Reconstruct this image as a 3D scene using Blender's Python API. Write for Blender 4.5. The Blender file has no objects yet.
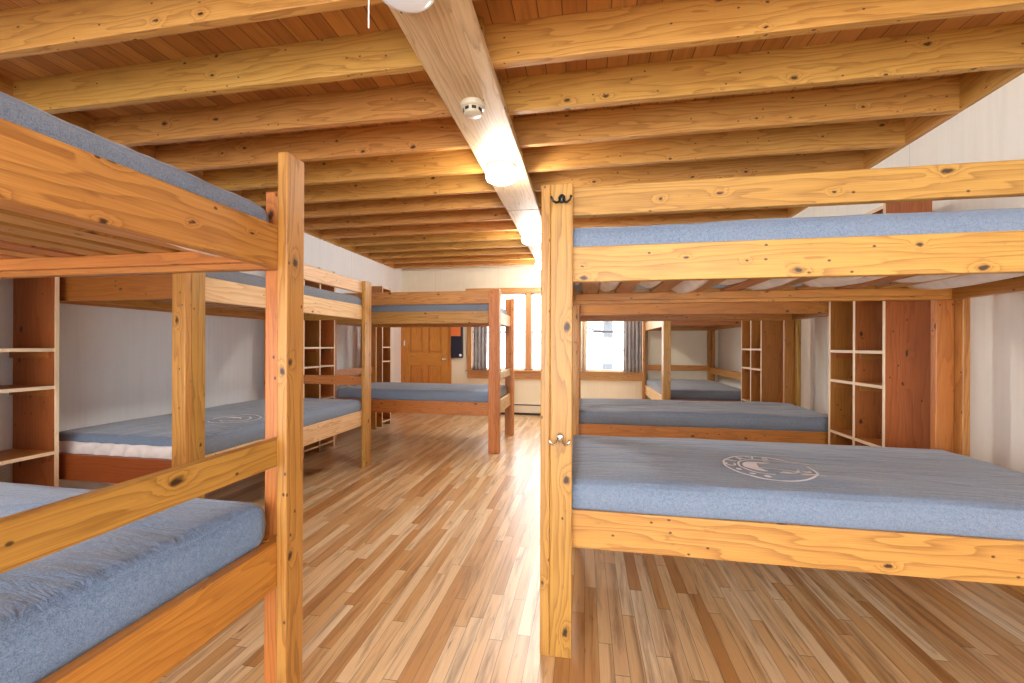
import bpy, bmesh, math, random
from mathutils import Vector, Matrix, noise as mnoise

random.seed(11)
sc = bpy.context.scene
col = sc.collection
PI = math.pi

# ------------------------------------------------------------------ room numbers
XL, XR = -3.46, 2.195          # wall faces
YF, YB = 7.50, -2.60          # far wall, open end behind the camera
ZJ, ZC = 2.647, 2.847         # joist undersides, planks
BX0, BX1 = -0.780, -0.457     # main beam

# ------------------------------------------------------------------ node helpers
class NT:
    def __init__(s, name):
        s.m = bpy.data.materials.new(name); s.m.use_nodes = True
        s.t = s.m.node_tree; s.n = s.t.nodes; s.l = s.t.links
        s.n.clear()
        s.out = s.n.new('ShaderNodeOutputMaterial')
    def node(s, typ, **kw):
        nd = s.n.new(typ)
        for k, v in kw.items(): setattr(nd, k, v)
        return nd
    def put(s, sock, v):
        if isinstance(v, (int, float, tuple, list)): sock.default_value = v
        else: s.l.new(v, sock)
    def math(s, op, a, b=None, c=None, clamp=False):
        nd = s.node('ShaderNodeMath', operation=op, use_clamp=clamp)
        s.put(nd.inputs[0], a)
        if b is not None: s.put(nd.inputs[1], b)
        if c is not None: s.put(nd.inputs[2], c)
        return nd.outputs[0]
    def sep(s, v):
        nd = s.node('ShaderNodeSeparateXYZ'); s.put(nd.inputs[0], v); return nd.outputs
    def comb(s, x, y, z=0.0):
        nd = s.node('ShaderNodeCombineXYZ')
        for i, q in enumerate((x, y, z)): s.put(nd.inputs[i], q)
        return nd.outputs[0]
    def noise(s, vec, scale=1.0, detail=2.0, rough=0.5, dim='3D', dist=0.0):
        nd = s.node('ShaderNodeTexNoise', noise_dimensions=dim)
        s.put(nd.inputs['Vector'], vec); nd.inputs['Scale'].default_value = scale
        nd.inputs['Detail'].default_value = detail; nd.inputs['Roughness'].default_value = rough
        nd.inputs['Distortion'].default_value = dist
        return nd.outputs[0]
    def white(s, vec, dim='2D'):
        nd = s.node('ShaderNodeTexWhiteNoise', noise_dimensions=dim); s.put(nd.inputs['Vector'], vec); return nd.outputs
    def ramp(s, f, stops, interp='LINEAR'):
        nd = s.node('ShaderNodeValToRGB'); s.put(nd.inputs[0], f)
        cr = nd.color_ramp; cr.interpolation = interp
        while len(cr.elements) < len(stops): cr.elements.new(0.5)
        for e, (p, c) in zip(cr.elements, stops):
            e.position = p; e.color = (*c, 1.0) if len(c) == 3 else c
        return nd.outputs[0]
    def mix(s, f, a, b, mode='MIX'):
        nd = s.node('ShaderNodeMix', data_type='RGBA', blend_type=mode)
        s.put(nd.inputs[0], f)
        s.put(nd.inputs[6], (*a, 1.0) if isinstance(a, tuple) and len(a) == 3 else a)
        s.put(nd.inputs[7], (*b, 1.0) if isinstance(b, tuple) and len(b) == 3 else b)
        return nd.outputs[2]
    def mapr(s, v, a, b, c, d):
        nd = s.node('ShaderNodeMapRange'); s.put(nd.inputs[0], v)
        for i, q in enumerate((a, b, c, d)): nd.inputs[i + 1].default_value = q
        return nd.outputs[0]
    def bsdf(s, color, rough=0.5, bump=None, bump_strength=0.2, bump_dist=0.01, **kw):
        b = s.node('ShaderNodeBsdfPrincipled')
        s.put(b.inputs['Base Color'], (*color, 1.0) if isinstance(color, tuple) and len(color) == 3 else color)
        s.put(b.inputs['Roughness'], rough)
        for k, v in kw.items(): s.put(b.inputs[k.replace('_', ' ')], v)
        if bump is not None:
            bp = s.node('ShaderNodeBump'); bp.inputs['Strength'].default_value = bump_strength
            bp.inputs['Distance'].default_value = bump_dist
            s.put(bp.inputs['Height'], bump); s.l.new(bp.outputs[0], b.inputs['Normal'])
        s.l.new(b.outputs[0], s.out.inputs[0])
        return b

def wood(name, light, mid, dark, ring=26.0, ringamt=0.9, knots=0.30, rough=0.38, tint=0.25):
    """Pine: UV u runs along the board in metres, v across it."""
    t = NT(name)
    uv = t.node('ShaderNodeUVMap').outputs[0]
    u, v, _ = t.sep(uv)
    # knots
    wob = t.noise(t.comb(t.math('MULTIPLY', u, 30.0), t.math('MULTIPLY', v, 45.0)), 1.0, 2.0, 0.5)
    wo = t.math('MULTIPLY', t.math('SUBTRACT', wob, 0.5), 0.16)
    vor = t.node('ShaderNodeTexVoronoi', voronoi_dimensions='2D', feature='F1')
    t.put(vor.inputs['Vector'], t.comb(t.math('ADD', t.math('MULTIPLY', u, 5.0), wo), t.math('ADD', t.math('MULTIPLY', v, 9.0), wo)))
    vor.inputs['Scale'].default_value = 1.0
    kd = vor.outputs['Distance']; kr = t.sep(vor.outputs['Color'])
    on = t.math('LESS_THAN', kr[0], knots)
    ksz = t.mapr(t.math('POWER', kr[1], 2.0), 0, 1, 0.035, 0.115)
    kn = t.math('DIVIDE', kd, ksz)
    kmask = t.math('MULTIPLY', on, t.mapr(kn, 0.55, 1.25, 1.0, 0.0))
    kpush = t.math('MULTIPLY', on, t.math('EXPONENT', t.math('MULTIPLY', t.math('POWER', kn, 2.0), -0.20)))
    vo2 = t.node('ShaderNodeTexVoronoi', voronoi_dimensions='2D', feature='F1')
    t.put(vo2.inputs['Vector'], t.comb(t.math('ADD', t.math('MULTIPLY', u, 14.0), 3.3), t.math('ADD', t.math('MULTIPLY', v, 20.0), 7.7)))
    vo2.inputs['Scale'].default_value = 1.0
    pin = t.math('MULTIPLY', t.math('LESS_THAN', t.sep(vo2.outputs['Color'])[0], knots * 0.30), t.mapr(vo2.outputs['Distance'], 0.06, 0.11, 0.9, 0.0))
    kmask = t.math('MAXIMUM', kmask, pin)
    # cathedral rings
    warp = t.noise(t.comb(t.math('MULTIPLY', u, 0.9), t.math('MULTIPLY', v, 7.0)), 1.0, 2.5, 0.5)
    warp2 = t.noise(t.comb(t.math('MULTIPLY', u, 5.0), t.math('MULTIPLY', v, 30.0)), 1.0, 2.0, 0.5)
    ph = t.math('MULTIPLY', v, ring)
    ph = t.math('ADD', ph, t.math('MULTIPLY', warp, 9.0))
    ph = t.math('ADD', ph, t.math('MULTIPLY', warp2, 0.8))
    ph = t.math('ADD', ph, t.math('MULTIPLY', kpush, 2.2))
    fr = t.math('FRACT', ph)
    rg = t.math('POWER', fr, 2.6)
    rg = t.math('MULTIPLY', rg, t.mapr(fr, 0.93, 1.0, 1.0, 0.0))
    patch = t.noise(t.comb(t.math('MULTIPLY', u, 1.6), t.math('MULTIPLY', v, 5.0)), 1.0, 2.0, 0.6)
    fib = t.noise(t.comb(t.math('MULTIPLY', u, 5.0), t.math('MULTIPLY', v, 260.0)), 1.0, 2.0, 0.6)
    c = t.mix(t.math('MULTIPLY', t.mapr(patch, 0.3, 0.7, 0, 1), 0.75), light, mid)
    c = t.mix(t.math('MULTIPLY', rg, ringamt), c, dark)
    c = t.mix(0.36, c, t.ramp(fib, [(0.3, tuple(x * 0.45 for x in mid)), (0.7, light)]), 'MIX')
    # dull wear marks and small nail holes with shapes of their own
    wear = t.noise(t.comb(t.math('MULTIPLY', u, 7.0), t.math('MULTIPLY', v, 22.0)), 1.0, 4.0, 0.7)
    c = t.mix(t.mapr(wear, 0.62, 0.76, 0.0, 0.55), c, tuple(x * 0.5 for x in dark))
    c = t.mix(kmask, c, (dark[0] * 0.22, dark[1] * 0.24, dark[2] * 0.5))
    # every board its own cast
    oi = t.node('ShaderNodeObjectInfo').outputs['Random']
    hs = t.node('ShaderNodeHueSaturation')
    t.put(hs.inputs['Hue'], t.mapr(oi, 0, 1, 0.5 - 0.028 * tint * 2, 0.5 + 0.022 * tint * 2))
    t.put(hs.inputs['Value'], t.mapr(t.math('FRACT', t.math('MULTIPLY', oi, 7.31)), 0, 1, 1 - tint * 0.45, 1 + tint * 0.35))
    t.put(hs.inputs['Color'], c)
    t.bsdf(hs.outputs[0], t.mapr(fib, 0.2, 0.8, rough - 0.06, rough + 0.14), bump=t.math('ADD', fib, rg),
           bump_strength=0.12, bump_dist=0.002)
    return t.m

def plain(name, color, rough=0.5, metallic=0.0, emit=None, var=0.0, scale=20.0):
    t = NT(name)
    c = color
    if var:
        g = t.node('ShaderNodeNewGeometry').outputs['Position']
        n = t.noise(g, scale, 4.0, 0.6)
        c = t.mix(t.mapr(n, 0.3, 0.7, 0, 1), tuple(x * (1 - var) for x in color), tuple(min(1, x * (1 + var)) for x in color))
    b = t.bsdf(c, rough, Metallic=metallic)
    if emit:
        b.inputs['Emission Color'].default_value = (*emit[0], 1); b.inputs['Emission Strength'].default_value = emit[1]
    return t.m

def strips(name, width, axis_len, stops, gap, rough, coat, length_grain=5.0, dark=0.25, streak=0.5):
    """Boards running along world Y, `width` wide in X, butt joints every axis_len metres."""
    t = NT(name)
    x, y, z = t.sep(t.node('ShaderNodeNewGeometry').outputs['Position'])
    fx = t.math('DIVIDE', x, width)
    ix = t.math('FLOOR', fx)
    r1 = t.white(t.comb(ix, 3.3))[0]
    fy = t.math('ADD', t.math('DIVIDE', y, axis_len), t.math('MULTIPLY', r1, 9.0))
    iy = t.math('FLOOR', fy)
    w = t.white(t.comb(ix, iy)); wr = t.sep(w[1])
    grain = t.noise(t.comb(t.math('ADD', t.math('MULTIPLY', x, 26.0), t.math('MULTIPLY', wr[0], 40.0)),
                           t.math('MULTIPLY', y, 1.7), t.math('MULTIPLY', wr[1], 30.0)), 1.0, 4.0, 0.62, dist=0.6)
    fine = t.noise(t.comb(t.math('MULTIPLY', x, 230.0), t.math('MULTIPLY', y, length_grain), wr[2]), 1.0, 2.0, 0.6)
    base = t.ramp(wr[0], stops)
    c = t.mix(t.mapr(grain, 0.48, 0.68, 0.0, streak), base, t.mix(0.72, base, (dark * 0.75, dark * 0.32, dark * 0.10)))
    c = t.mix(t.mapr(fine, 0.35, 0.75, 0.0, 0.30), c, t.mix(0.6, c, (dark * 0.8, dark * 0.4, dark * 0.15)))
    blot = t.noise(t.comb(t.math('MULTIPLY', x, 30.0), t.math('MULTIPLY', y, 4.5), t.math('MULTIPLY', wr[2], 50.0)), 1.0, 3.0, 0.6)
    c = t.mix(t.mapr(blot, 0.66, 0.76, 0.0, 0.75), c, (0.10, 0.045, 0.015))
    ex = t.math('ABSOLUTE', t.math('SUBTRACT', t.math('FRACT', fx), 0.5))
    ey = t.math('ABSOLUTE', t.math('SUBTRACT', t.math('FRACT', fy), 0.5))
    g = t.math('MAXIMUM', t.mapr(ex, 0.5 - gap, 0.5 - gap * 0.3, 0, 1), t.mapr(ey, 0.5 - 0.0022, 0.5 - 0.0010, 0, 1))
    c = t.mix(t.math('MULTIPLY', g, 0.8), c, (0.05, 0.02, 0.006))
    h = t.math('SUBTRACT', t.math('MULTIPLY', fine, 0.15), g)
    t.bsdf(c, t.mapr(grain, 0.3, 0.8, rough, rough + 0.14), bump=h, bump_strength=0.25, bump_dist=0.002,
           Coat_Weight=coat, Coat_Roughness=0.30)
    return t.m

def wallmat(name, color, seam_axis):
    t = NT(name)
    x, y, z = t.sep(t.node('ShaderNodeNewGeometry').outputs['Position'])
    a = y if seam_axis == 'y' else x
    big = t.noise(t.comb(x, y, z), 1.3, 4.0, 0.6)
    fib = t.noise(t.comb(t.math('MULTIPLY', x, 30.0), t.math('MULTIPLY', y, 30.0), t.math('MULTIPLY', z, 1.5)), 1.0, 3.0, 0.6)
    c = t.mix(t.mapr(big, 0.3, 0.7, 0, 0.5), color, tuple(q * 0.86 for q in color))
    c = t.mix(t.mapr(fib, 0.45, 0.75, 0, 0.35), c, tuple(q * 0.82 for q in color))
    e = t.math('ABSOLUTE', t.math('SUBTRACT', t.math('FRACT', t.math('DIVIDE', t.math('ADD', a, 0.35), 1.22)), 0.5))
    g = t.mapr(e, 0.4975, 0.4992, 0, 1)
    c = t.mix(t.math('MULTIPLY', g, 0.5), c, tuple(q * 0.45 for q in color))
    t.bsdf(c, 0.55, bump=t.math('SUBTRACT', t.math('MULTIPLY', fib, 0.3), g), bump_strength=0.15, bump_dist=0.004)
    return t.m

def fabric(name, a, b, streak=0.6):
    t = NT(name)
    co = t.node('ShaderNodeTexCoord').outputs['Object']
    x, y, z = t.sep(co)
    sp = t.noise(co, 330.0, 3.0, 0.75)
    sp2 = t.noise(co, 95.0, 3.0, 0.7)
    big = t.noise(co, 2.2, 4.0, 0.6)
    topm = t.mapr(t.sep(t.node('ShaderNodeTexCoord').outputs['Normal'])[2], 0.55, 0.95, 0.06, 1.0)
    c = t.ramp(t.math('ADD', t.math('MULTIPLY', sp, 0.72), t.math('MULTIPLY', sp2, 0.28)), [(0.36, a), (0.64, b)])
    c = t.mix(t.mapr(big, 0.35, 0.7, 0, 0.4), c, t.mix(0.5, c, (0.23, 0.27, 0.33)))
    wr = t.noise(t.comb(t.math('MULTIPLY', x, 2.2), t.math('MULTIPLY', y, 13.0), t.math('MULTIPLY', z, 9.0)), 1.0, 4.0, 0.6, dist=1.1)
    t.bsdf(c, 0.78, bump=t.math('ADD', t.math('MULTIPLY', wr, topm), t.math('MULTIPLY', sp, 0.05)), bump_strength=0.75, bump_dist=0.022,
           Sheen_Weight=0.35, Sheen_Roughness=0.4)
    return t.m

M = {}
M['yellow'] = wood('pine_yellow', (0.60, 0.315, 0.072), (0.50, 0.225, 0.038), (0.22, 0.07, 0.010))
M['orange'] = wood('pine_orange', (0.58, 0.245, 0.048), (0.47, 0.165, 0.025), (0.25, 0.068, 0.008), ringamt=0.7)
M['red'] = wood('pine_red', (0.46, 0.16, 0.03), (0.35, 0.1, 0.015), (0.19, 0.045, 0.007), ringamt=0.65, knots=0.22)
M['pale'] = wood('pine_pale', (0.82, 0.6, 0.34), (0.74, 0.47, 0.21), (0.48, 0.24, 0.08))
M['joist'] = wood('fir_joist', (0.66, 0.34, 0.082), (0.55, 0.24, 0.042), (0.26, 0.082, 0.010), ring=22, rough=0.5, knots=0.22, tint=0.16)
M['beam'] = wood('fir_beam', (0.76, 0.56, 0.32), (0.64, 0.41, 0.19), (0.34, 0.17, 0.06), ring=34, rough=0.5, ringamt=0.8, knots=0.12, tint=0.05)
M['slat'] = wood('pine_slat', (0.58, 0.28, 0.09), (0.44, 0.18, 0.05), (0.28, 0.09, 0.02))
M['door'] = wood('fir_door', (0.74, 0.33, 0.055), (0.62, 0.23, 0.03), (0.34, 0.09, 0.012), ring=40, knots=0.0, tint=0.1)
M['trimwood'] = wood('pine_trim', (0.68, 0.36, 0.12), (0.56, 0.26, 0.07), (0.36, 0.13, 0.03), knots=0.15)
M['edge'] = wood('pale_edge', (0.90, 0.74, 0.52), (0.86, 0.64, 0.40), (0.70, 0.46, 0.24), knots=0.0, ringamt=0.3, tint=0.05)  # paler tone for the cubby front edges
M['floor'] = strips('oak_strips', 0.0572, 0.83, [(0.0, (0.50, 0.235, 0.07)), (0.2, (0.68, 0.41, 0.17)), (0.5, (0.80, 0.56, 0.30)), (0.8, (0.88, 0.70, 0.45)), (1.0, (0.62, 0.33, 0.11))],
                    0.022, 0.30, 0.75, streak=0.85)
M['plank'] = strips('cedar_planks', 0.115, 40.0, [(0.0, (0.46, 0.19, 0.05)), (0.5, (0.58, 0.265, 0.07)), (1.0, (0.68, 0.34, 0.10))], 0.035, 0.5, 0.0, streak=0.5)
M['wall_l'] = wallmat('panel_cool_shade', (0.90, 0.935, 0.96), 'y')  # same cream paint, with this wall's bluish shade tinted in
M['wall_r'] = wallmat('painted_panel_cream', (0.93, 0.92, 0.84), 'y')
M['wall_f'] = wallmat('painted_panel_warm', (0.88, 0.81, 0.62), 'x')
M['denim'] = fabric('heather_blue', (0.085, 0.135, 0.225), (0.245, 0.305, 0.395))
M['denim_grey'] = fabric('heather_grey', (0.085, 0.105, 0.14), (0.22, 0.25, 0.30))
M['denim_cool_lit'] = fabric('heather_cool_lit', (0.07, 0.14, 0.28), (0.24, 0.38, 0.60))  # same fabric as the others, cool light mixed into a bluer colour
M['white_cloth'] = plain('white_cover', (0.80, 0.74, 0.70), 0.7, var=0.12, scale=14)
M['print'] = plain('white_print', (0.92, 0.93, 0.95), 0.6)
M['hook'] = plain('dark_iron', (0.05, 0.055, 0.06), 0.3, 0.8)
M['chrome'] = plain('chrome', (0.75, 0.75, 0.74), 0.2, 1.0)
M['ceramic'] = plain('lamp_base', (0.80, 0.76, 0.68), 0.3)
M['cream'] = plain('cream_plastic', (0.62, 0.54, 0.40), 0.4)
M['black'] = plain('black_slots', (0.015, 0.015, 0.015), 0.5)
M['glow'] = plain('lamp_glass', (0.95, 0.95, 0.93), 0.15, emit=((1.0, 0.96, 0.90), 36.0))
M['glow_dim'] = plain('lamp_glass_unlit', (0.74, 0.77, 0.82), 0.12, emit=((0.95, 0.97, 1.0), 0.03))
M['lock'] = plain('grey_rail', (0.14, 0.14, 0.15), 0.5)
M['navy'] = plain('navy_black', (0.012, 0.012, 0.03), 0.35)
M['orange_card'] = plain('orange_card', (0.80, 0.20, 0.05), 0.5)
M['white'] = plain('white_paint', (0.86, 0.85, 0.82), 0.4)
M['heater'] = plain('heater_enamel', (0.80, 0.73, 0.58), 0.35)
M['outlet'] = plain('outlet_grey', (0.55, 0.52, 0.44), 0.4, var=0.1)
M['curtain_grey'] = plain('curtain_grey', (0.36, 0.35, 0.36), 0.85, var=0.15, scale=8)
M['curtain_tan'] = plain('curtain_tan', (0.72, 0.63, 0.48), 0.85, var=0.12, scale=8)
M['ground'] = plain('snow', (0.93, 0.94, 0.96), 0.8)
M['bark'] = plain('frosted_bark', (0.10, 0.105, 0.115), 0.9, var=0.15, scale=6)
t = NT('window_glass')
tr = t.node('ShaderNodeBsdfTransparent'); gl = t.node('ShaderNodeBsdfGlossy'); gl.inputs['Roughness'].default_value = 0.02
mx = t.node('ShaderNodeMixShader'); mx.inputs[0].default_value = 0.05
t.l.new(tr.outputs[0], mx.inputs[1]); t.l.new(gl.outputs[0], mx.inputs[2]); t.l.new(mx.outputs[0], t.out.inputs[0])
M['glass'] = t.m

# ------------------------------------------------------------------ mesh builder
class MB:
    def __init__(s, xf=None):
        s.bm = bmesh.new(); s.uv = s.bm.loops.layers.uv.new('UVMap'); s.xf = xf or Matrix.Identity(4)
    def box(s, lo, hi, axis=None):
        lo = [min(a, b) for a, b in zip(lo, hi)] if True else lo
        return s._box(lo, hi, axis)
    def _box(s, lo, hi, axis):
        d = [abs(hi[i] - lo[i]) for i in range(3)]
        if axis is None: axis = d.index(max(d))
        ou, ov = random.uniform(0, 40), random.uniform(0, 40)
        o1, o2 = [i for i in range(3) if i != axis]
        vs = {}
        for i in (0, 1):
            for j in (0, 1):
                for k in (0, 1):
                    p = Vector(((lo, hi)[i][0], (lo, hi)[j][1], (lo, hi)[k][2]))
                    v = s.bm.verts.new(s.xf @ p); vs[(i, j, k)] = (v, p)
        quads = [((0,0,0),(0,0,1),(0,1,1),(0,1,0)), ((1,0,0),(1,1,0),(1,1,1),(1,0,1)),
                 ((0,0,0),(1,0,0),(1,0,1),(0,0,1)), ((0,1,0),(0,1,1),(1,1,1),(1,1,0)),
                 ((0,0,0),(0,1,0),(1,1,0),(1,0,0)), ((0,0,1),(1,0,1),(1,1,1),(0,1,1))]
        for qi, q in enumerate(quads):
            f = s.bm.faces.new([vs[c][0] for c in q])
            na = qi // 2
            for lp, c in zip(f.loops, q):
                p = vs[c][1]
                if na == axis: uvp = (p[o1] * 0.3 + ou, p[o2] + ov)
                else:
                    a = o1 if o1 != na else o2
                    uvp = (p[axis] + ou, p[a] + ov + (0.37 * qi))
                lp[s.uv].uv = uvp
        return s
    def quadgrid(s, pts, nu, nv, close=False):
        vs = [s.bm.verts.new(s.xf @ Vector(p)) for p in pts]
        for i in range(nu - 1):
            for j in range(nv if close else nv - 1):
                j2 = (j + 1) % nv
                f = s.bm.faces.new((vs[i*nv+j], vs[(i+1)*nv+j], vs[(i+1)*nv+j2], vs[i*nv+j2])); f.smooth = True
        return vs
    def lathe(s, prof, c, n=32, axis='z', sx=1.0, sy=1.0):
        pts = []
        for r, h in prof:
            for k in range(n):
                a = 2 * PI * k / n; p = (r * sx * math.cos(a), r * sy * math.sin(a), h)
                if axis == 'y': p = (p[0], p[2], p[1])
                if axis == 'x': p = (p[2], p[0], p[1])
                pts.append((c[0] + p[0], c[1] + p[1], c[2] + p[2]))
        vs = s.quadgrid(pts, len(prof), n, True)
        for row in (0, len(prof) - 1):
            if prof[row][0] > 1e-4: s.bm.faces.new(vs[row*n:(row+1)*n])
        return s
    def tube(s, path, r, n=10):
        P = [Vector(p) for p in path]; pts = []
        ref = Vector((0, 0, 1))
        for i, p in enumerate(P):
            d = (P[min(i+1, len(P)-1)] - P[max(i-1, 0)]).normalized()
            a = d.cross(ref if abs(d.dot(ref)) < 0.95 else Vector((1, 0, 0))).normalized(); b = d.cross(a)
            rr = r[i] if isinstance(r, (list, tuple)) else r
            for k in range(n):
                w = 2 * PI * k / n; pts.append(p + a * rr * math.cos(w) + b * rr * math.sin(w))
        vs = s.quadgrid(pts, len(P), n, True)
        s.bm.faces.new(vs[:n]); s.bm.faces.new(vs[-n:])
        return s
    def build(s, name, mat, parent=None, bevel=0.0, smooth=False, loc=None):
        bmesh.ops.recalc_face_normals(s.bm, faces=s.bm.faces)
        me = bpy.data.meshes.new(name); s.bm.to_mesh(me); s.bm.free()
        me.materials.append(M[mat] if isinstance(mat, str) else mat)
        o = bpy.data.objects.new(name, me); col.objects.link(o)
        if smooth:
            for p in me.polygons: p.use_smooth = True
        if parent is not None:
            o.parent = parent
        if bevel:
            b = o.modifiers.new('bevel', 'BEVEL'); b.width = bevel; b.segments = 2; b.limit_method = 'ANGLE'
        return o

def boxobj(name, lo, hi, mat, parent=None, bevel=0.0, axis=None, xf=None):
    l = [min(a, b) for a, b in zip(lo, hi)]; h = [max(a, b) for a, b in zip(lo, hi)]
    m = MB(xf); m._box(l, h, axis); return m.build(name, mat, parent, bevel)

def tag(o, label=None, cat=None, group=None, kind=None):
    if label: o['label'] = label
    if cat: o['category'] = cat
    if group: o['group'] = group
    if kind: o['kind'] = kind
    return o

def empty(name, loc, label, cat, group=None):
    e = bpy.data.objects.new(name, None); e.location = loc; e.empty_display_size = 0.1; col.objects.link(e)
    return tag(e, label, cat, group)

def struct(name, lo, hi, mat, bevel=0.0, axis=None, parent=None):
    o = boxobj(name, lo, hi, mat, parent, bevel, axis)
    if parent is None: o['kind'] = 'structure'
    return o

# ------------------------------------------------------------------ room shell
struct('floor', (XL - 0.12, YB, -0.12), (XR + 0.12, YF + 0.12, 0.0), 'floor')
struct('ceiling', (XL - 0.12, YB, ZC), (XR + 0.12, YF + 0.12, ZC + 0.06), 'plank')
struct('wall_left', (XL - 0.10, YB, 0.0), (XL, YF + 0.1, ZC), 'wall_l')
struct('wall_right', (XR, YB, 0.0), (XR + 0.10, YF + 0.1, ZC), 'wall_r')
# far wall with two window openings
W1 = (-2.15, -0.43); W2 = (-0.10, 1.02); WZ0, WZ1 = 0.78, 2.20
fw = MB()
DX0, DX1, DZ1 = -3.39, -2.54, 2.16
for lo, hi in (((XL, YF, 0), (DX0 - 0.0, YF + 0.1, ZC)), ((DX0, YF, DZ1), (DX1, YF + 0.1, ZC)), ((DX1, YF, 0), (W1[0], YF + 0.1, ZC)),
               ((W1[0], YF, 0), (W1[1], YF + 0.1, WZ0)), ((W1[0], YF, WZ1), (W1[1], YF + 0.1, ZC)),
               ((W1[1], YF, 0), (W2[0], YF + 0.1, ZC)), ((W2[0], YF, 0), (W2[1], YF + 0.1, WZ0)),
               ((W2[0], YF, WZ1), (W2[1], YF + 0.1, ZC)), ((W2[1], YF, 0), (XR, YF + 0.1, ZC))):
    fw._box(lo, hi, 0)
fw.build('wall_far', 'wall_f')['kind'] = 'structure'
struct('baseboard_right', (XR - 0.022, YB, 0.0), (XR, YF, 0.11), 'trimwood', 0.003)
struct('baseboard_left', (XL, YB, 0.0), (XL + 0.022, YF, 0.11), 'trimwood', 0.003)
struct('baseboard_far', (DX1 + 0.1, YF - 0.022, 0.0), (-2.16, YF, 0.11), 'trimwood', 0.003)
# joists and beam
PITCH, JT = 0.4272, 0.045
ys = [2.026 + PITCH * k for k in range(-11, 13)]
nj = 0
for y in ys:
    if y > YF - 0.06 or y < YB: continue
    for x0, x1, y in ((XL, BX1 - 0.04, y - 0.052), (BX0 + 0.04, XR, y)):      # joists lap side by side over the beam
        nj += 1
        struct('ceiling_beam.%03d' % nj if nj > 1 else 'ceiling_beam', (x0, y, ZJ), (x1, y + JT, ZC), 'joist', 0.004)
n = 0
for i, y in enumerate(ys[:-1]):
    if y + JT < YB or y > YF - 0.1: continue
    y1 = min(ys[i + 1], YF)
    for x0, x1 in ((XL, XL + 0.03), (XR - 0.03, XR)):
        n += 1
        struct('trim_%d' % n, (x0, y + JT, ZJ + 0.0), (x1, y1, ZC), 'joist', 0.002)
SPL = 4.11; ZB = ZJ - 0.05
struct('main_beam', (BX0, YB, ZB), (BX1, SPL - 0.003, ZJ), 'beam', 0.006, 1)
struct('main_beam.001', (BX0, SPL + 0.003, ZB), (BX1, YF, ZJ), 'beam', 0.006, 1)

# ------------------------------------------------------------------ door, windows
d = boxobj('door_1', (DX0, YF - 0.02, 0.01), (DX1, YF + 0.018, DZ1), 'door', None, 0.0, 2); d['kind'] = 'structure'
SX = 0.115
def dbox(name, x0, x1, z0, z1, y0, mat='door', axis=None): return boxobj(name, (x0, y0, z0), (x1, YF - 0.019, z1), mat, d, 0.004, axis)
yo = YF - 0.042
dbox('stile', DX0, DX0 + SX, 0.01, DZ1, yo); dbox('stile', DX1 - SX, DX1, 0.01, DZ1, yo)
xm = (DX0 + DX1) / 2
dbox('stile', xm - 0.055, xm + 0.055, 0.22, 0.89, yo); dbox('stile', xm - 0.055, xm + 0.055, 1.09, DZ1 - 0.12, yo)
for z0, z1 in ((0.01, 0.24), (0.87, 1.11), (DZ1 - 0.13, DZ1)): dbox('rail', DX0 + SX - 0.002, DX1 - SX + 0.002, z0, z1, yo, axis=0)
for x0, x1 in ((DX0 + SX + 0.03, xm - 0.085), (xm + 0.085, DX1 - SX - 0.03)):
    for z0, z1 in ((0.27, 0.84), (1.14, DZ1 - 0.16)): dbox('panel', x0, x1, z0, z1, YF - 0.032, axis=2)
k = MB(); k.lathe([(0.0, -0.06), (0.02, -0.058), (0.03, -0.045), (0.028, -0.03), (0.012, -0.02), (0.012, 0), (0.03, 0.002), (0.03, 0.01)], (DX1 - 0.055, yo - 0.008, 0.99), 20, 'y')
tag(k.build('knob', 'chrome', d, 0, True), 'chrome door knob')
tag(boxobj('hinge', (DX0 - 0.006, yo - 0.012, 1.24), (DX0 + 0.02, yo, 1.34), 'chrome', d, 0.002), 'small metal hinge plate')
struct('door_1_casing', (XL + 0.002, YF - 0.035, 0.0), (DX0, YF + 0.0, DZ1 + 0.09), 'door', 0.004)
struct('door_1_casing.001', (DX1, YF - 0.035, 0.0), (DX1 + 0.075, YF, DZ1 + 0.09), 'door', 0.004)
struct('door_1_casing.002', (DX0, YF - 0.035, DZ1), (DX1, YF, DZ1 + 0.09), 'door', 0.004)

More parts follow.
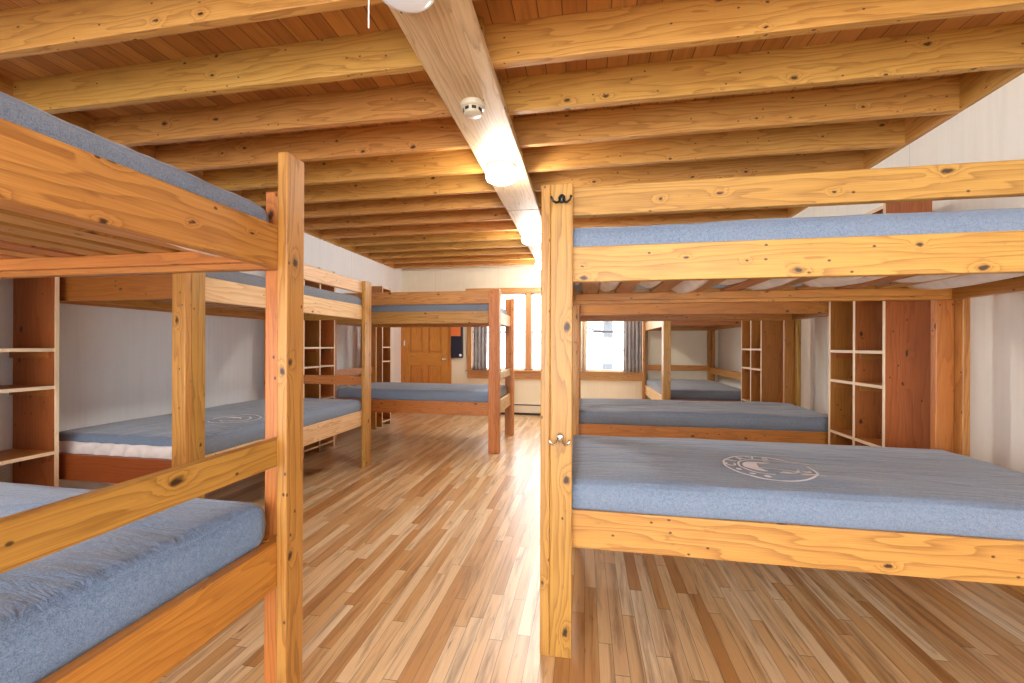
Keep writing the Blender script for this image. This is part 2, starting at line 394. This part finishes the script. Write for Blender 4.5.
def window(idx, x0, x1, mull):
    w = MB()
    w._box((x0, YF - 0.03, WZ0 - 0.135), (x1, YF, WZ0), 0)                 # apron
    w._box((x0 - 0.02, YF - 0.075, WZ0 - 0.004), (x1 + 0.02, YF + 0.08, WZ0 + 0.022), 0)   # sill
    w._box((x0 - 0.04, YF - 0.03, WZ1), (x1 + 0.04, YF, WZ1 + 0.10), 0)     # head
    w._box((x0 - 0.015, YF - 0.03, WZ0), (x0 + 0.075, YF + 0.05, WZ1), 2); w._box((x1 - 0.075, YF - 0.03, WZ0), (x1 + 0.015, YF + 0.05, WZ1), 2)
    o = w.build('window_%d' % idx, 'trimwood', None, 0.003); o['kind'] = 'structure'
    xs = [x0 + 0.075] + [q for m in mull for q in (m - 0.045, m + 0.045)] + [x1 - 0.075]
    for m in mull: boxobj('mullion', (m - 0.045, YF - 0.02, WZ0 + 0.02), (m + 0.045, YF + 0.05, WZ1), 'trimwood', o, 0.003)
    zm = 1.495
    for a, b in zip(xs[::2], xs[1::2]):
        f = MB()
        for lo, hi in (((a, YF + 0.012, WZ0 + 0.02), (a + 0.028, YF + 0.045, WZ1)), ((b - 0.028, YF + 0.012, WZ0 + 0.02), (b, YF + 0.045, WZ1)),
                       ((a, YF + 0.012, WZ0 + 0.02), (b, YF + 0.045, WZ0 + 0.05)), ((a, YF + 0.012, WZ1 - 0.035), (b, YF + 0.045, WZ1))):
            f._box(lo, hi, None)
        sash = f.build('sash', 'white', o, 0.002); sash['label'] = 'white double-hung sash'
        boxobj('meeting_rail', (a + 0.02, YF + 0.005, zm - 0.014), (b - 0.02, YF + 0.045, zm + 0.014), 'lock', sash, 0.002)
        boxobj('pane', (a + 0.02, YF + 0.026, WZ0 + 0.04), (b - 0.02, YF + 0.030, WZ1 - 0.02), 'glass', sash)
    return o
window(1, W1[0], W1[1], (-1.60, -1.015))
window(2, W2[0], W2[1], ())

def curtain(x0, x1, pleats, mat, label, y=YF - 0.11, z0=WZ0 + 0.02, z1=WZ1 + 0.02, amp=0.026):
    m = MB(); nu, nv = 14, pleats * 10
    pts = []
    for i in range(nu):
        fz = i / (nu - 1)
        for j in range(nv):
            fxx = j / (nv - 1)
            a = amp * (0.75 + 0.25 * fz)
            pts.append((x0 + (x1 - x0) * fxx + 0.006 * math.sin(3 * fz + j), y + a * math.sin(fxx * pleats * 2 * PI) + 0.006 * math.sin(5 * fxx + 4 * fz), z1 - (z1 - z0) * fz))
    m.quadgrid(pts, nu, nv)
    o = m.build('curtain', mat, None, 0, True)
    s = o.modifiers.new('solid', 'SOLIDIFY'); s.thickness = 0.004
    return tag(o, label, 'curtain')
curtain(-2.02, -1.76, 4, 'curtain_grey', 'dark grey pleated curtain at the window beside the black wall panel')
curtain(0.64, 0.945, 5, 'curtain_grey', 'grey pleated curtain drawn back beside the corner bunk')
curtain(-0.10, 0.02, 2, 'curtain_tan', 'narrow tan curtain gathered at the opposite side of the window from the corner bunk')

# baseboard heater
h = empty('baseboard_heater', (-0.4, YF, 0), 'long cream baseboard heater on the wall under the windows', 'heater')
h.location = (0, 0, 0)
boxobj('heater_body', (-2.0, YF - 0.055, 0.03), (0.95, YF - 0.001, 0.215), 'heater', h, 0.006)
boxobj('front_cover', (-1.99, YF - 0.072, 0.045), (0.94, YF - 0.055, 0.165), 'heater', h, 0.004)
tag(boxobj('air_slot', (-1.98, YF - 0.060, 0.172), (0.93, YF - 0.054, 0.190), 'black', h), 'black air slot')
tag(boxobj('air_slot', (-1.98, YF - 0.066, 0.006), (0.93, YF - 0.05, 0.034), 'black', h), 'black air slot')

# black wall panel with an orange card
wp = boxobj('wall_mounted_box', (-2.46, YF - 0.07, 1.015), (-2.235, YF - 0.001, 1.78), 'navy', None, 0.012)
tag(wp, 'black wall panel with an orange card hanging beside the panelled door', 'panel')
tag(boxobj('orange_card', (-2.455, YF - 0.078, 1.42), (-2.27, YF - 0.068, 1.77), 'orange_card', wp, 0.002), 'orange card')
k = MB(); k.lathe([(0.0, -0.012), (0.022, -0.01), (0.026, 0), (0.026, 0.004)], (-2.275, YF - 0.07, 1.065), 16, 'y'); tag(k.build('button', 'white', wp, 0, True), 'round white button')

# outlet on the left wall
ou = boxobj('wall_outlet', (XL, 1.80, 0.305), (XL + 0.008, 1.955, 0.475), 'outlet', None, 0.002)
tag(ou, 'grey electrical outlet plate low on the white wall beside the cubby panel', 'outlet')
for z in (0.345, 0.435): 
    boxobj('socket', (XL + 0.006, 1.845, z - 0.027), (XL + 0.012, 1.905, z + 0.027), 'cream', ou, 0.003)
    tag(boxobj('slot', (XL + 0.010, 1.86, z - 0.012), (XL + 0.0135, 1.866, z + 0.012), 'black', ou), 'black slot')
    tag(boxobj('slot', (XL + 0.010, 1.884, z - 0.012), (XL + 0.0135, 1.890, z + 0.012), 'black', ou), 'black slot')

# ------------------------------------------------------------------ bunks
PT, PW = 0.038, 0.089
UP, LOW, GUARD = (1.510, 1.653), (0.428, 0.582), (1.779, 1.897)
SLAT_UP, SLAT_LOW = 1.572, 0.538     # undersides of slats

def frame(origin, udir, vdir):
    u = Vector((*udir, 0)); v = Vector((*vdir, 0))
    m = Matrix.Identity(4)
    for i in range(3): m[i][0] = u[i]; m[i][1] = v[i]; m[i][3] = (*origin, 0)[i]
    return m

def bunk(origin, udir, vdir, L, W, label, gz=GUARD, guards=(True, False), ends=(True, True), top=1.90, side_top=1.90, mats=None, hooks=None, slat_n=10):
    xf = frame(origin, udir, vdir)
    root = empty('bunk_bed', xf.translation, label, 'bunk bed')
    inv = Matrix.Translation(-xf.translation)
    X = inv @ xf
    mt = dict(post='yellow', post_in='orange', low='orange', up='yellow', guard='yellow', end_low='orange', end_up='yellow', end_board='yellow', back='orange')
    mt.update(mats or {})
    def bx(name, lo, hi, mat, bevel=0.004): return boxobj(name, lo, hi, mat, root, bevel, None, X)
    for uu in (0, 1):
        for vv in (0, 1):
            m = MB(X)
            u0 = 0 if uu == 0 else L - PT; v0 = 0 if vv == 0 else W - PW
            m._box((u0, v0, 0), (u0 + PT, v0 + PW, top), 2)
            p = m.build('post', mt['post'], root, 0.005)
            u1 = PT if uu == 0 else L - PT - PW; v1 = 0 if vv == 0 else W - PT
            m = MB(X); m._box((u1, v1, 0), (u1 + PW, v1 + PT, side_top), 2)
            m.build('post_side_board', mt['post'] if vv == 0 else mt['post_in'], root, 0.005)
    for vv in (0, 1):
        v0 = PT if vv == 0 else W - 2 * PT
        dv = 0.0
        bx('side_rail', (2 * PT, v0, LOW[0]), (L - 2 * PT, v0 + PT, LOW[1]), mt['low'] if vv == 0 else mt['back'])
        bx('side_rail', (2 * PT, v0, UP[0]), (L - 2 * PT, v0 + PT, UP[1]), mt['up'] if vv == 0 else mt['back'])
        if guards[vv]:
            bx('guard_rail', (2 * PT, v0, gz[0]), (L - 2 * PT, v0 + PT, gz[1]), mt['guard'])
        for zs in (SLAT_UP, SLAT_LOW):
            c0, c1 = (2 * PT, 2 * PT + 0.03) if vv == 0 else (W - 2 * PT - 0.03, W - 2 * PT)
            bx('cleat', (3 * PT, c0, zs - 0.042), (L - 3 * PT, c1, zs), mt['back'], 0.002)
    for uu in (0, 1):
        u0 = PT if uu == 0 else L - 2 * PT
        bx('end_rail', (u0, PT, LOW[0]), (u0 + PT, W - PT, LOW[1]), mt['end_low'] if uu == 0 else mt['back'])
        bx('end_rail', (u0, PT, UP[0]), (u0 + PT, W - PT, UP[1]), mt['end_up'] if uu == 0 else mt['back'])
        if ends[uu]:
            bx('end_board', (u0, PT, 0.838), (u0 + PT, W - PT, 0.929), mt['end_board'] if uu == 0 else mt['back'])
    for zs in (SLAT_UP, SLAT_LOW):
        for k in range(slat_n):
            u = 0.16 + (L - 0.32 - 0.09) * k / (slat_n - 1)
            bx('slat', (u, 2 * PT + 0.003, zs), (u + 0.09, W - 2 * PT - 0.003, zs + 0.019), 'slat', 0.002)
    for (hu, hz, hm) in hooks or ():
        hk = MB(X)
        hk.lathe([(0.0, -0.012), (0.010, -0.011), (0.014, -0.006), (0.015, 0.0)], (hu, -0.001, hz), 18, 'y', 1.0, 1.25)
        for sgn in (-1, 1):
            path = [(hu + sgn * 0.004, -0.008, hz - 0.002), (hu + sgn * 0.012, -0.018, hz - 0.018), (hu + sgn * 0.022, -0.030, hz - 0.024), (hu + sgn * 0.033, -0.038, hz - 0.018), (hu + sgn * 0.040, -0.040, hz - 0.002)]
            hk.tube(path, [0.0045, 0.0045, 0.0045, 0.0045, 0.0055], 8)
        tag(hk.build('coat_hook', hm, root, 0, True), 'dark metal double coat hook')
    return root, xf

# mattress ------------------------------------------------------------------
def lin(a, b, step, r):
    n = max(2, int((b - a - 2 * r) / step))
    return [a + r * q for q in (0, 0.25, 0.5, 0.75)] + [a + r + (b - a - 2 * r) * k / n for k in range(n + 1)] + [b - r * q for q in (0.75, 0.5, 0.25, 0)]
def mattress(xf, L, W, z0, th, label, seed, mat='denim', u0=0.095, u1=None, inset=0.05, logo=None, sag=0.0, white_end=False, flaps=None, wr=0.006, fancy=True):
    u1 = L - 0.095 if u1 is None else u1
    v0, v1 = inset, W - inset
    cx, cy = (u0 + u1) / 2, (v0 + v1) / 2
    c = xf @ Vector((cx, cy, z0))
    lu, lv = (u1 - u0) / 2, (v1 - v0) / 2
    R3 = xf.to_3x3().to_4x4()
    r = min(0.044, th * 0.36)
    def top_off(p):
        e = max(0, 1 - (p.x / lu) ** 6) * max(0, 1 - (p.y / lv) ** 4)
        n1 = mnoise.noise(Vector((p.x * 2.2 + seed, p.y * 9 + seed, 0))) + 0.5 * mnoise.noise(Vector((p.x * 5 + seed, p.y * 22, seed)))
        cr = mnoise.noise(Vector((p.x * 1.4 + seed * 2, p.y * 1.6, 3)))
        return 0.012 * e + wr * n1 + 0.008 * cr * e - sag * e
    def shape(p):
        lo = Vector((-lu + r, -lv + r, r)); hi = Vector((lu - r, lv - r, th - r))
        q = Vector([min(max(p[i], lo[i]), hi[i]) for i in range(3)])
        dd = p - q
        w = q + dd.normalized() * r if dd.length > 1e-6 else p.copy()
        # soft corners in plan
        f = max(0.0, (w.z / th))
        side = mnoise.noise(Vector((w.x * 3.1 + seed, w.y * 3.1, w.z * 6)))
        k = max(0.0, 1 - abs(w.z / th - 0.55) / 0.55)
        if abs(p.y) >= lv - 1e-5: w.y += math.copysign(0.010 * k + 0.006 * side, p.y)
        if abs(p.x) >= lu - 1e-5: w.x += math.copysign(0.008 * k + 0.005 * side, p.x)
        w.z += top_off(w) * f
        return w
    xs = lin(-lu, lu, 0.035, r); yv = lin(-lv, lv, 0.028, r); zs = lin(0, th, 0.03, r)
    m = MB(R3); cache = {}
    def V(p):
        key = (round(p[0], 5), round(p[1], 5), round(p[2], 5))
        if key not in cache: cache[key] = m.bm.verts.new(R3 @ shape(Vector(p)))
        return cache[key]
    def grid(A, B, f):
        for i in range(len(A) - 1):
            for j in range(len(B) - 1):
                try: m.bm.faces.new((V(f(A[i], B[j])), V(f(A[i+1], B[j])), V(f(A[i+1], B[j+1])), V(f(A[i], B[j+1])))).smooth = True
                except ValueError: pass
    for z in (0, th): grid(xs, yv, lambda a, b: (a, b, z))
    for y in (-lv, lv): grid(xs, zs, lambda a, b: (a, y, b))
    for x in (-lu, lu): grid(yv, zs, lambda a, b: (x, a, b))
    o = m.build('mattress', mat, None)
    o.location = c
    tag(o, label, 'mattress')
    def topz(a, b): return shape(Vector((a, b, th))).z
    if white_end:
        g = MB(R3)
        nn = 60; pts = []
        for i in range(nn):
            b = -lv + 0.01 + (2 * lv - 0.02) * i / (nn - 1)
            for j in range(8):
                fz = j / 7
                puck = 0.010 * math.sin(b * 46 + 3 * fz + 1.5 * math.sin(b * 11)) * (0.4 + 0.6 * math.sin(fz * PI))
                pts.append((-lu - 0.020 - puck - 0.006 * math.sin(fz * PI), b, 0.004 + (th - 0.045) * fz))
        g.quadgrid(pts, nn, 8)
        s = g.build('fitted_cover', 'white_cloth', o, 0, True)
        sm = s.modifiers.new('solid', 'SOLIDIFY'); sm.thickness = 0.006
        s['label'] = 'puckered white cover showing at the mattress end'
    if flaps:
        g = MB(R3)
        for (a, b, drop, b0, b1) in flaps:          # sagging underside between two slats
            nu, nv = 10, 14; pts = []
            for i in range(nu):
                for j in range(nv):
                    fu, fv = i / (nu - 1), j / (nv - 1)
                    pts.append((a - cx + (b - a) * fu, b0 - cy + (b1 - b0) * fv, 0.003 - drop * math.sin(PI * fu) * (0.35 + 0.65 * math.sin(PI * fv) ** 0.7) + 0.004 * math.sin(9 * fu + 7 * fv)))
            g.quadgrid(pts, nu, nv)
        s = g.build('underside_cover', 'white_cloth', o, 0, True)
        sm = s.modifiers.new('solid', 'SOLIDIFY'); sm.thickness = 0.003
        s['label'] = 'white underside cover sagging between the slats'
    if logo:
        lx, ly, rad, rot, style = logo
        g = MB(R3)
        cr, sr = math.cos(rot), math.sin(rot)
        def T(x, y):
            a, b = lx + rad * (cr * x - sr * y), ly + rad * (sr * x + cr * y)
            return Vector((a, b, topz(a, b) + 0.0055))
        def band(pts, w):
            n = len(pts); rows = []
            for i, (x, y) in enumerate(pts):
                x0, y0 = pts[max(i-1, 0)]; x1, y1 = pts[min(i+1, n-1)]
                dx, dy = x1 - x0, y1 - y0; q = math.hypot(dx, dy) or 1
                ww = w[i] if isinstance(w, list) else w
                rows.append((T(x - dy / q * ww / 2, y + dx / q * ww / 2), T(x + dy / q * ww / 2, y - dx / q * ww / 2)))
            vs = [(g.bm.verts.new(R3 @ a), g.bm.verts.new(R3 @ b)) for a, b in rows]
            for i in range(n - 1):
                try: g.bm.faces.new((vs[i][0], vs[i+1][0], vs[i+1][1], vs[i][1]))
                except ValueError: pass
        def arc(r_, a0, a1, n=60): return [(r_ * math.cos(math.radians(a0 + (a1 - a0) * k / n)), r_ * math.sin(math.radians(a0 + (a1 - a0) * k / n))) for k in range(n + 1)]
        def taper(n, w): return [0.006 + w * math.sin(PI * i / n) for i in range(n + 1)]
        band(arc(1.0, 42, 372, 110), 0.06)                       # outer ring, open at the upper side
        if style:
            band(arc(0.66, 75, 262, 60), 0.05)                    # inner arc
            band(arc(0.40, 95, 250, 30), taper(30, 0.34))         # solid crescent
            band([(-0.30 + 0.5 * k / 12, 0.42 - 0.10 * math.sin(k / 12 * PI)) for k in range(13)], taper(12, 0.15))
            band([(-0.25 + 1.25 * k / 20, -0.10 - 0.42 * (k / 20) + 0.10 * math.sin(k / 20 * 5)) for k in range(21)], 0.035)
            band([(0.05 + 0.38 * k / 12, -0.50 + 0.05 * math.sin(k / 12 * PI)) for k in range(13)], taper(12, 0.20))
            band([(0.45 + 0.42 * k / 12, -0.62 + 0.16 * (k / 12)) for k in range(13)], taper(12, 0.14))
            band([(0.40 + 0.25 * k / 10, -0.42 + 0.35 * (k / 10) ** 2) for k in range(11)], taper(10, 0.08))
            band([(0.66 + 0.2 * k / 10, -0.16 - 0.15 * math.sin(k / 10 * PI)) for k in range(11)], taper(10, 0.12))
            band([(0.72 + 0.45 * k / 12, 0.66 - 0.22 * (k / 12)) for k in range(13)], taper(12, 0.14))
            band([(0.10 + 0.75 * k / 20, 0.55 + 0.10 * math.sin(k / 20 * 4)) for k in range(21)], 0.03)
            for ch, an in zip('CRAVS', (172, 146, 120, 97, 74)):
                cu = bpy.data.curves.new('glyph', 'FONT'); cu.body = ch; cu.size = 0.34; cu.align_x = 'CENTER'; cu.align_y = 'CENTER'; cu.offset = 0.006
                to = bpy.data.objects.new('glyph', cu); col.objects.link(to)
                bpy.context.view_layer.update()
                me = to.to_mesh(); a = math.radians(an); ra = a - PI / 2
                vs = []
                for v in me.vertices:
                    x = 0.83 * math.cos(a) + v.co.x * math.cos(ra) - v.co.y * math.sin(ra)
                    y = 0.83 * math.sin(a) + v.co.x * math.sin(ra) + v.co.y * math.cos(ra)
                    vs.append(g.bm.verts.new(R3 @ T(x, y)))
                for p in me.polygons:
                    try: g.bm.faces.new([vs[i] for i in p.vertices])
                    except ValueError: pass
                to.to_mesh_clear(); bpy.data.objects.remove(to); bpy.data.curves.remove(cu)
            for a in (200, 226, 248): band([(0.83 * math.cos(math.radians(a + q)), 0.83 * math.sin(math.radians(a + q))) for q in range(-6, 7)], taper(12, 0.11))
        else:
            band(arc(0.6, 60, 250, 40), 0.08); band([(-0.3 + 0.9 * k / 12, -0.2 * math.sin(k / 4)) for k in range(13)], taper(12, 0.2))
        s = g.build('logo_print', 'print', o); s['label'] = 'white printed round logo'
    return o

ZU, ZL = SLAT_UP + 0.021, SLAT_LOW + 0.021
TU, TL = 0.148, 0.134
# R1 – bunk with the coat hooks
r1, x1 = bunk((-0.178, 1.68), (1, 0), (0, 1), 2.22, 1.05, 'pine bunk bed with dark coat hooks on its corner post', ends=(True, False),
              mats=dict(low='yellow', end_low='red', end_up='red'), hooks=[(0.083, 1.837, 'hook'), (0.079, 0.884, 'chrome')])
mattress(x1, 2.22, 1.05, ZL, TL, 'blue-grey mattress with round white logo on the lower berth of the bunk with coat hooks', 1.0, logo=(-0.125, -0.165, 0.178, 0.0, True))
fl = []
su = [0.16 + (2.22 - 0.32 - 0.09) * k / 9 for k in range(10)]
for k in range(9): fl.append((su[k] + 0.085, su[k + 1] + 0.005, 0.030 + 0.018 * (k % 3), 0.12, 0.92 - 0.2 * (k % 2)))
fl.append((0.10, 0.165, 0.055, 0.09, 0.5))
mattress(x1, 2.22, 1.05, ZU, TU, 'blue mattress on the upper berth of the bunk with coat hooks', 2.0, flaps=fl)
# R2 – behind it
r2, x2 = bunk((-0.178, 3.59), (1, 0), (0, 1), 2.26, 1.02, 'pine bunk bed directly behind the bunk with coat hooks', ends=(True, False),
              mats=dict(low='orange', up='orange', end_low='orange', end_up='orange'))
mattress(x2, 2.26, 1.02, ZL, TL, 'grey-blue mattress on the lower berth directly behind the bunk with coat hooks', 3.0, 'denim_grey', wr=0.010)
mattress(x2, 2.26, 1.02, ZU, TU, 'grey mattress on the upper berth directly behind the bunk with coat hooks', 4.0, 'denim_grey', sag=0.01)
# R3 – far corner
r3, x3 = bunk((0.96, 5.47), (0, 1), (1, 0), 2.00, 1.14, 'pine bunk bed in the far corner beside the curtained window', ends=(False, True), guards=(True, False),
              mats=dict(low='pale', up='pale', guard='pale', end_low='red', end_up='red'))
boxobj('back_board', (0.076, 1.14 - 0.076, 0.80), (1.924, 1.14 - 0.038, 0.90), 'orange', r3, 0.004, None, Matrix.Translation(-x3.translation) @ x3)
mattress(x3, 2.00, 1.14, ZL, TL, 'grey mattress on the lower berth of the far corner bunk', 5.0, 'denim_grey', inset=0.06)
mattress(x3, 2.00, 1.14, ZU, TU, 'grey mattress on the upper berth of the far corner bunk', 6.0, 'denim_grey', inset=0.06)
# L1 – near the camera, end boards towards the aisle
l1, x4 = bunk((-0.988, 0.289), (-1, 0), (0, 1), 2.20, 1.05, 'pine bunk bed with heavy orange end boards and rounded blue mattress corner', side_top=1.79, slat_n=14,
              mats=dict(post='yellow', post_in='orange', end_up='yellow', end_board='yellow', end_low='orange', up='orange', low='orange', back='orange'))
mattress(x4, 2.20, 1.05, ZL, TL + 0.028, 'cool-lit blue mattress with rounded corner on the lower berth behind an end board', 7.0, 'denim_cool_lit', inset=0.075, u0=0.080)
fl = [(0.105, 0.20, 0.075, 0.55, 0.97)]
mattress(x4, 2.20, 1.05, ZU, TU - 0.014, 'blue-grey mattress high above the heavy orange end boards', 8.0, flaps=fl, inset=0.07, u0=0.075)
# L2 – along the left wall
l2, x5 = bunk((-2.20, 1.98), (0, 1), (-1, 0), 2.06, 1.16, 'pine bunk bed standing lengthwise along the white wall', ends=(False, True),
              mats=dict(post='yellow', low='pale', up='pale', guard='pale', end_low='red', end_up='red', post_in='orange'))
mattress(x5, 2.06, 1.16, ZL, TL, 'pale blue mattress with puckered white end on the lower berth along the white wall', 9.0, white_end=True, logo=(-0.36, -0.27, 0.16, PI / 2, False))
mattress(x5, 2.06, 1.16, ZU, TU, 'grey mattress on the upper berth along the white wall', 10.0, 'denim_grey', sag=0.015)
# L3 – in front of the door
l3, x6 = bunk((-0.98, 4.72), (-1, 0), (0, 1), 2.20, 1.05, 'orange pine bunk bed standing across in front of the panelled door', gz=(1.740, 1.892),
              mats=dict(post='orange', low='orange', up='yellow', guard='yellow', end_low='pale', end_up='pale', end_board='pale'))  # pale ends carry the window light in their board colour
mattress(x6, 2.20, 1.05, ZL, TL + 0.01, 'pale blue mattress on the lower berth in front of the panelled door', 11.0)
mattress(x6, 2.20, 1.05, ZU, TU + 0.01, 'dark grey mattress on the upper berth in front of the panelled door', 12.0, 'denim_grey')

# ------------------------------------------------------------------ cubbies
def cubby(xw, xf_, y0, y1, cols, label, top=2.15):
    """xw: wall face, xf_: open front edge."""
    s = 1 if xf_ < xw else -1
    root = empty('cubby_shelf', (xf_, (y0 + y1) / 2, 0), label, 'cubby shelf')
    X = Matrix.Translation(-root.location)
    T = 0.020
    xb = xw - s * 0.012
    yy = [y0 + (y1 - y0 - T) * k / cols for k in range(cols + 1)]
    for y in yy:
        p = boxobj('panel', (xf_ + s * 0.004, y, 0), (xb, y + T, top), 'red', root, 0.0, 2, X)
        boxobj('edge_band', (xf_, y, 0), (xf_ + s * 0.004, y + T, top), 'edge', p, 0.0, 2, X)['label'] = 'pale front edge'
    for k in range(cols):
        a, b = yy[k] + T, yy[k + 1]
        for z in (0.06, 0.60, 0.985, 1.205, 1.66, 2.12):
            p = boxobj('shelf', (xf_ + s * 0.008, a, z), (xb, b, z + T), 'orange', root, 0.0, 1, X)
            boxobj('edge_band', (xf_ + s * 0.004, a, z), (xf_ + s * 0.008, b, z + T), 'edge', p, 0.0, 1, X)['label'] = 'pale front edge'
            if z < 1.5 and z > 0.1:
                boxobj('cleat', (xf_ + s * 0.03, b - 0.018, z - 0.04), (xb, b, z), 'red', root, 0.002, 0, X)
    return root
cubby(-3.40, -3.07, 1.36, 1.973, 2, 'open wooden cubby with shelves between the heavy end boards and the white wall')
cubby(-3.42, -3.05, 4.12, 4.71, 2, 'tall open wooden cubby between the lengthwise bunk and the bunk by the door')
cubby(-3.42, -3.05, 5.93, 6.22, 1, 'narrow wooden cubby beside the panelled door')
cubby(2.10, 1.835, 2.965, 3.575, 2, 'tall wooden cubby behind the bunk with coat hooks against the cream wall')
cubby(2.13, 1.855, 4.87, 5.46, 2, 'wooden cubby in front of the far corner bunk')

# ------------------------------------------------------------------ ceiling lamps, detector
LAMPS = [(-0.630, 1.38, 'big round ceiling lamp cut off at the top of the photo'), (-0.632, 3.09, 'round white ceiling lamp just past the smoke detector on the beam'),
         (-0.650, 5.03, 'bright white ceiling lamp on the beam half hidden by the post with hooks'), (-0.69, 6.70, 'small far ceiling lamp at the end of the beam')]
for x, y, lab in LAMPS:
    root = empty('ceiling_lamp', (x, y, ZB - 0.001), lab, 'ceiling lamp', 'ceiling lamps along the beam')
    root.scale = (0.95, 0.95, 0.95)
    b = MB(); b.lathe([(0.118, 0.0), (0.122, -0.006), (0.122, -0.024), (0.112, -0.030), (0.10, -0.031), (0.0, -0.031)], (0, 0, 0), 48)
    b.build('lamp_base', 'ceramic', root, 0, True)
    g = MB(); g.lathe([(0.100, -0.029), (0.116, -0.034), (0.121, -0.050), (0.121, -0.078), (0.112, -0.100), (0.085, -0.114), (0.045, -0.119), (0.0, -0.120)], (0, 0, 0), 48)
    tag(g.build('lamp_shade', 'glow' if y > 2 else 'glow_dim', root, 0, True), 'white glass dome')
    if y < 2:
        c = MB(); c.tube([(-0.105, -0.03, -0.015), (-0.124, -0.03, -0.020), (-0.127, -0.03, -0.05), (-0.127, -0.03, -0.250)], 0.0028, 8); tag(c.build('pull_cord', 'white', root, 0, True), 'thin white pull cord')
sd = empty('smoke_detector', (-0.622, 2.25, ZB - 0.001), 'cream round smoke detector on the beam between two ceiling lamps', 'smoke detector')
b = MB(); b.lathe([(0.062, 0), (0.066, -0.004), (0.066, -0.026), (0.060, -0.032), (0.0, -0.032)], (0, 0, 0), 40); b.build('base', 'cream', sd, 0, True)
b = MB(); b.lathe([(0.050, -0.031), (0.052, -0.034), (0.050, -0.058), (0.040, -0.066), (0.0, -0.068)], (0, 0, 0), 40); b.build('sensor_cap', 'cream', sd, 0, True)
for k in range(8):
    a = 2 * PI * (k + 0.5) / 8 
    mm = Matrix.Rotation(a, 4, 'Z') @ Matrix.Translation((0.0505, 0, -0.046))
    tag(boxobj('vent_slot', (-0.004, -0.012, -0.008), (0.003, 0.012, 0.008), 'black', sd, 0.001, None, mm), 'dark vent slot')

# ------------------------------------------------------------------ outside the windows
g = boxobj('snowy_ground', (-12, YF + 0.13, -0.35), (12, YF + 26, -0.25), 'ground'); g['kind'] = 'structure'
tr_ = empty('bare_tree', (0.62, YF + 5.0, -0.26), 'pale grey tree trunk seen through the window pane', 'tree')
b = MB(); b.tube([(0, 0, 0), (0.01, 0, 0.5), (0.03, 0.02, 1.6), (0.0, 0, 3.2), (0.05, 0, 5.0)], [0.24, 0.17, 0.15, 0.13, 0.09], 14); b.build('trunk', 'bark', tr_, 0, True)
for (z, dx, dz) in ((1.9, -0.75, 0.2), (1.35, 0.8, 0.05), (2.8, 0.9, 0.5), (3.3, -0.9, 0.7)):
    b = MB(); b.tube([(0, 0, z), (dx * 0.5, 0.1, z + dz * 0.4), (dx, 0.1, z + dz)], [0.05, 0.035, 0.015], 8); b.build('branch', 'bark', tr_, 0, True)

# ------------------------------------------------------------------ light
w = bpy.data.worlds.new('World'); sc.world = w; w.use_nodes = True
bg = w.node_tree.nodes['Background']; bg.inputs[0].default_value = (0.93, 0.965, 1.0, 1); bg.inputs[1].default_value = 1.75

def area(name, loc, target, sx, sy, power, color):
    l = bpy.data.lights.new(name, 'AREA'); l.shape = 'RECTANGLE'; l.size = sx; l.size_y = sy; l.energy = power; l.color = color
    o = bpy.data.objects.new(name, l); col.objects.link(o); o.location = loc
    o.rotation_euler = (Vector(target) - Vector(loc)).to_track_quat('-Z', 'Y').to_euler()
    return o
# ------------------------------------------------------------------ camera
cam = bpy.data.cameras.new('Camera'); cam.sensor_width = 36.0; cam.lens = 417.79 * 36.0 / 1024.0
cam.shift_y = 4.0 / 1024.0; cam.clip_start = 0.02
co = bpy.data.objects.new('Camera', cam); col.objects.link(co)
yaw, roll = 0.1741, 0.003544
R = [[0.984876486, 0.00349029251, -0.173222759], [0.173221672, 0.0006138783, 0.984882671], [0.00354386631, -0.99999372, 0.0]]
mw = Matrix.Identity(4)
for i in range(3):
    mw[i][0] = R[i][0]; mw[i][1] = -R[i][1]; mw[i][2] = -R[i][2]
mw[2][3] = 1.25
co.matrix_world = mw
sc.camera = co
vs_ = sc.view_settings
vs_.view_transform = 'Standard'; vs_.look = 'None'; vs_.exposure = 2.18; vs_.gamma = 1.0; vs_.use_curve_mapping = False
sc.cycles.max_bounces = 10; sc.cycles.diffuse_bounces = 8; sc.cycles.transparent_max_bounces = 8
sc.cycles.caustics_reflective = False; sc.cycles.caustics_refractive = False
sc.cycles.sample_clamp_indirect = 12.0
